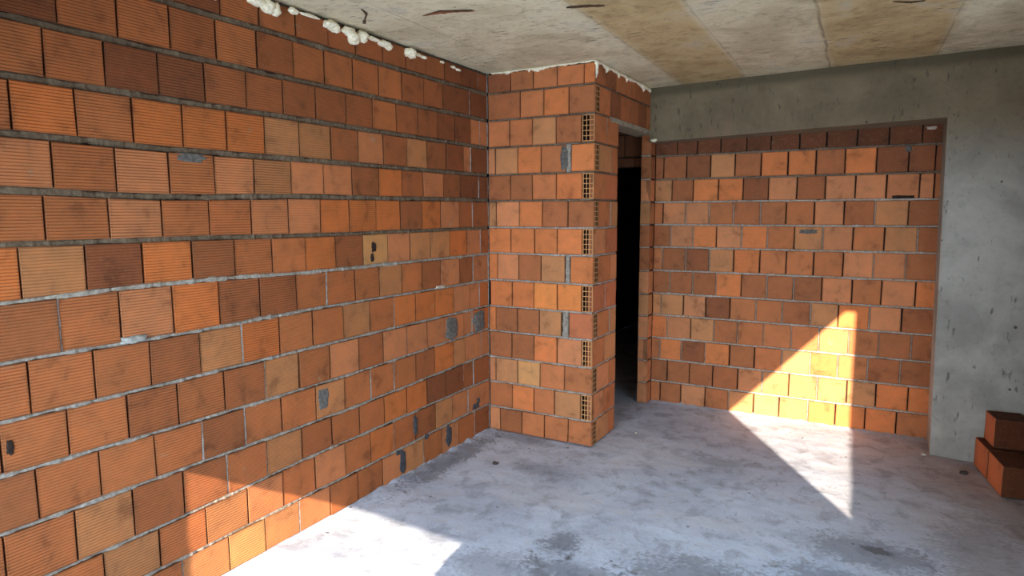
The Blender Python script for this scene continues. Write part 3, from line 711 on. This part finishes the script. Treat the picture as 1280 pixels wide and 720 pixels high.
for k, (x, z, rx, rz) in enumerate([(1.62, 2.335, .06, .012), (1.66, 2.342, .04, .008), (1.88, 2.345, .045, .010), (2.04, 2.345, .02, .007), (2.22, 2.352, .03, .008), (2.62, 2.355, .06, .010)]):
    blob('foam_blob', (x, D-.012, z-.012), (rx, .014, rz), wb, seed=20+k)
M_LIME = plain('pale_mortar', (196, 176, 158), nscale=50)
smear('mortar_smear', PB, 2.90, 2.30, .035, .012, M_LIME, wb, 3); smear('mortar_smear', PB, 2.76, 2.16, .022, .03, M_SMEAR, wb, 4)
smear('mortar_smear', PB, 2.745, 1.808, .085, .012, M_BACK, wb, 8)
smear('mortar_smear', PL, -0.515, 0.885, .085, .085, M_SMEAR, wl, 5, .008); smear('mortar_smear', PL, -0.14, 0.885, .085, .075, M_SMEAR, wl, 6, .008)
smear('mortar_smear', PL, -1.31, 1.50, .022, .035, M_BACK, wl, 9, .003); smear('mortar_smear', PL, -1.325, 1.44, .016, .025, M_BACK, wl, 19, .003)
smear('mortar_smear', PL, -1.755, 0.69, .045, .075, M_SMEAR, wl, 11, .003)
smear('mortar_smear', PL, -2.47, 1.945, .085, .022, M_SMEAR, wl, 41, .002)
smear('mortar_smear', PB, 2.12, 1.545, .075, .02, M_SMEAR, wb, 42, .003)
smear('mortar_smear', PL, -2.77, 1.195, .055, .016, plain('grey_lip', (150, 146, 138), nscale=50), wl, 12, .01)
smear('mortar_smear', PL, -0.64, 1.197, .06, .012, M_LIME, wl, 13, .01)
M_DK = plain('old_dark_mortar', (66, 64, 66), nscale=50, amp=0.4)
for u, z, a, b_, s in [(-1.085, 0.10, .035, .085, 14), (-1.12, .17, .04, .018, 24), (-0.565, 0.11, .035, .07, 15), (-0.945, 0.30, .02, .07, 16), (-0.20, 0.235, .05, .022, 17), (-0.17, 0.27, .022, .025, 18), (-0.83, .185, .025, .02, 25)]:
    smear('mortar_smear', PL, u, z, a, b_, M_DK, wl, s, .004)
smear('broken_corner', PL, -3.235, 0.885, .012, .03, M_BACK, wl, 33, .004); smear('broken_corner', PL, -1.22, .385, .05, .006, M_BACK, wl, 34, .002)
smear('mortar_smear', PF, 0.635, 2.08, .03, .085, M_SMEAR, wr, 26, .003)

# loose hollow bricks at the foot of the column
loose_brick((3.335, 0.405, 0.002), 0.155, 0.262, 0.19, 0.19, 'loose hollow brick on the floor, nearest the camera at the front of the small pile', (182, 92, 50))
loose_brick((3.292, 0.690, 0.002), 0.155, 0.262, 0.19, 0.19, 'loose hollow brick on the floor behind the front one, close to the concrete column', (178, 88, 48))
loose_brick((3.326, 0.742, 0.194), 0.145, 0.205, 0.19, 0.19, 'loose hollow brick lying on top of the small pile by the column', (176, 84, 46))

# crumbs of mortar on the floor
M_CR = plain('crumb', (190, 180, 165), nscale=60); M_CRD = plain('dark_crumb', (70, 60, 54), nscale=60)
def crumb(x, y, r, label, mat, seed):
    o = blob('mortar_crumb', (0, 0, 0), (r, r*.7, r*.5), None, mat, seed, 2, 0.6); o.location = (x, y, r*.3)
    return tag(o, label, 'rubble')
crumb(2.965, 0.985, .017, 'small white mortar crumb at the left foot of the concrete column', M_CR, 2)
crumb(3.18, 0.73, .024, 'small flat dark chip on the floor before the column and brick pile', M_CRD, 3)
crumb(1.05, 0.455, .010, 'tiny pale crumb on the floor in front of the doorway', M_CR, 4)
o = crumb(2.20, 0.93, .014, 'small chip lying in the sunlit patch by the far brick wall', M_CR, 5)
crumb(0.42, -0.62, .02, 'small dark crumb on the floor near the left wall corner', M_CRD, 6)

# =============================== the rest of the shell (behind the camera) ===============================
A_, Mz = 0.34, 0.28         # sun travels (-A_, 1, -Mz)
YB = -4.5
def back(p):
    t = p[1]-YB
    return (p[0]+A_*t, p[2]+Mz*t)
right_patch = [(2.478, D, 0.995), (1.565, D, 0.0), (2.565, -0.337, 0), (2.500, D, 0.0)]
left_patch = [(0, -2.584, .563), (0, -1.605, 0), (.830, -1.640, 0), (.845, -1.80, 0), (.885, -1.97, 0), (.40, -2.60, 0), (0, -2.584, 0)]
def rear_wall():
    bm = bmesh.new()
    def loop(pts):
        vs = [bm.verts.new((p[0], YB, p[1])) for p in pts]
        return [bm.edges.new((vs[i], vs[(i+1) % len(vs)])) for i in range(len(vs))]
    ed = loop([(-0.2, -0.02), (4.7, -0.02), (4.7, H+.02), (-0.2, H+.02)])
    for poly in (right_patch, left_patch): ed += loop([back(p) for p in poly])  # unseen openings, shaped to throw the two sun patches
    bmesh.ops.triangle_fill(bm, edges=ed, use_beauty=True)
    me = bpy.data.meshes.new('wall_rear'); bm.to_mesh(me); bm.free(); me.materials.append(plain('rear_plaster', (150, 120, 100)))
    o = bpy.data.objects.new('wall_rear', me); COL.objects.link(o); return struct(o)
rear_wall()
def side_wall():
    M = Mesh(); x = 4.65
    M.quad([(x, -5, 0), (x, 1.2, 0), (x, 1.2, H), (x, -5, H)])
    return struct(M.build('wall_side', [plain('side_masonry', (120, 84, 62))]))
side_wall()
def pier():  # unseen pier, added to keep light off the column and loose bricks
    M = Mesh(); x0, x1, y0, y1 = 3.43, 4.65, -0.35, -0.03
    M.quad([(x0, y0, 0), (x0, y1, 0), (x0, y1, H), (x0, y0, H)]); M.quad([(x0, y1, 0), (x1, y1, 0), (x1, y1, H), (x0, y1, H)])
    M.quad([(x0, y0, 0), (x1, y0, 0), (x1, y0, H), (x0, y0, H)]); M.quad([(x1, y0, 0), (x1, y1, 0), (x1, y1, H), (x1, y0, H)])
    return struct(M.build('shade_pier', [plain('pier_masonry', (120, 84, 62))]))
pier()

# =============================== light ===============================
w = bpy.data.worlds.new('World'); SC.world = w; w.use_nodes = True
bg = w.node_tree.nodes['Background']; bg.inputs[0].default_value = (0.55, 0.70, 1.0, 1); bg.inputs[1].default_value = 0.6
sun = bpy.data.lights.new('sun', 'SUN'); sun.energy = 19; sun.angle = 0.006; sun.color = (1.0, 0.83, 0.64)
so = bpy.data.objects.new('sun', sun); COL.objects.link(so)
so.rotation_euler = Vector((-A_, 1, -Mz)).to_track_quat('-Z', 'Y').to_euler()
def area(name, loc, target, sx, sy, power, col):
    l = bpy.data.lights.new(name, 'AREA'); l.shape = 'RECTANGLE'; l.size = sx; l.size_y = sy; l.energy = power; l.color = col
    o = bpy.data.objects.new(name, l); COL.objects.link(o); o.location = loc
    o.rotation_euler = (Vector(target)-Vector(loc)).to_track_quat('-Z', 'Y').to_euler(); return o
area('right_sky_fill', (4.2, -2.4, 0.95), (0.6, -0.2, 0.5), 2.6, 1.5, 66, (0.64, 0.83, 1.0)).data.spread = math.radians(140)  # added lamp, soft sky fill from the right; no door is modelled
area('rear_sky_fill', (1.15, -4.42, 1.1), (1.3, 0, 0.5), 1.6, 1.4, 84, (0.66, 0.84, 1.0)).data.spread = math.radians(130)  # added lamp, sky fill just inside the rear wall; no window there

# =============================== camera ===============================
cam = bpy.data.cameras.new('camera'); co = bpy.data.objects.new('camera', cam); COL.objects.link(co)
r_ = Vector((0.86951936, 0.49388731, -0.00337833)); u_ = Vector((-0.053843, 0.10158887, 0.99336833)); f_ = Vector((-0.49095521, 0.86357109, -0.11492587))
m4 = Matrix.Identity(4)
for i in range(3): m4[i][0] = r_[i]; m4[i][1] = u_[i]; m4[i][2] = -f_[i]
m4.translation = Vector((2.64831818, -4.3000417, 1.70565647))
co.matrix_world = m4
cam.sensor_width = 36; cam.lens = 818.76758/1280*36; cam.clip_start = 0.02
SC.camera = co

SC.view_settings.view_transform = 'Standard'
SC.view_settings.look = 'None'
SC.view_settings.exposure = 0.0
SC.cycles.diffuse_bounces = 6
SC.cycles.max_bounces = 8
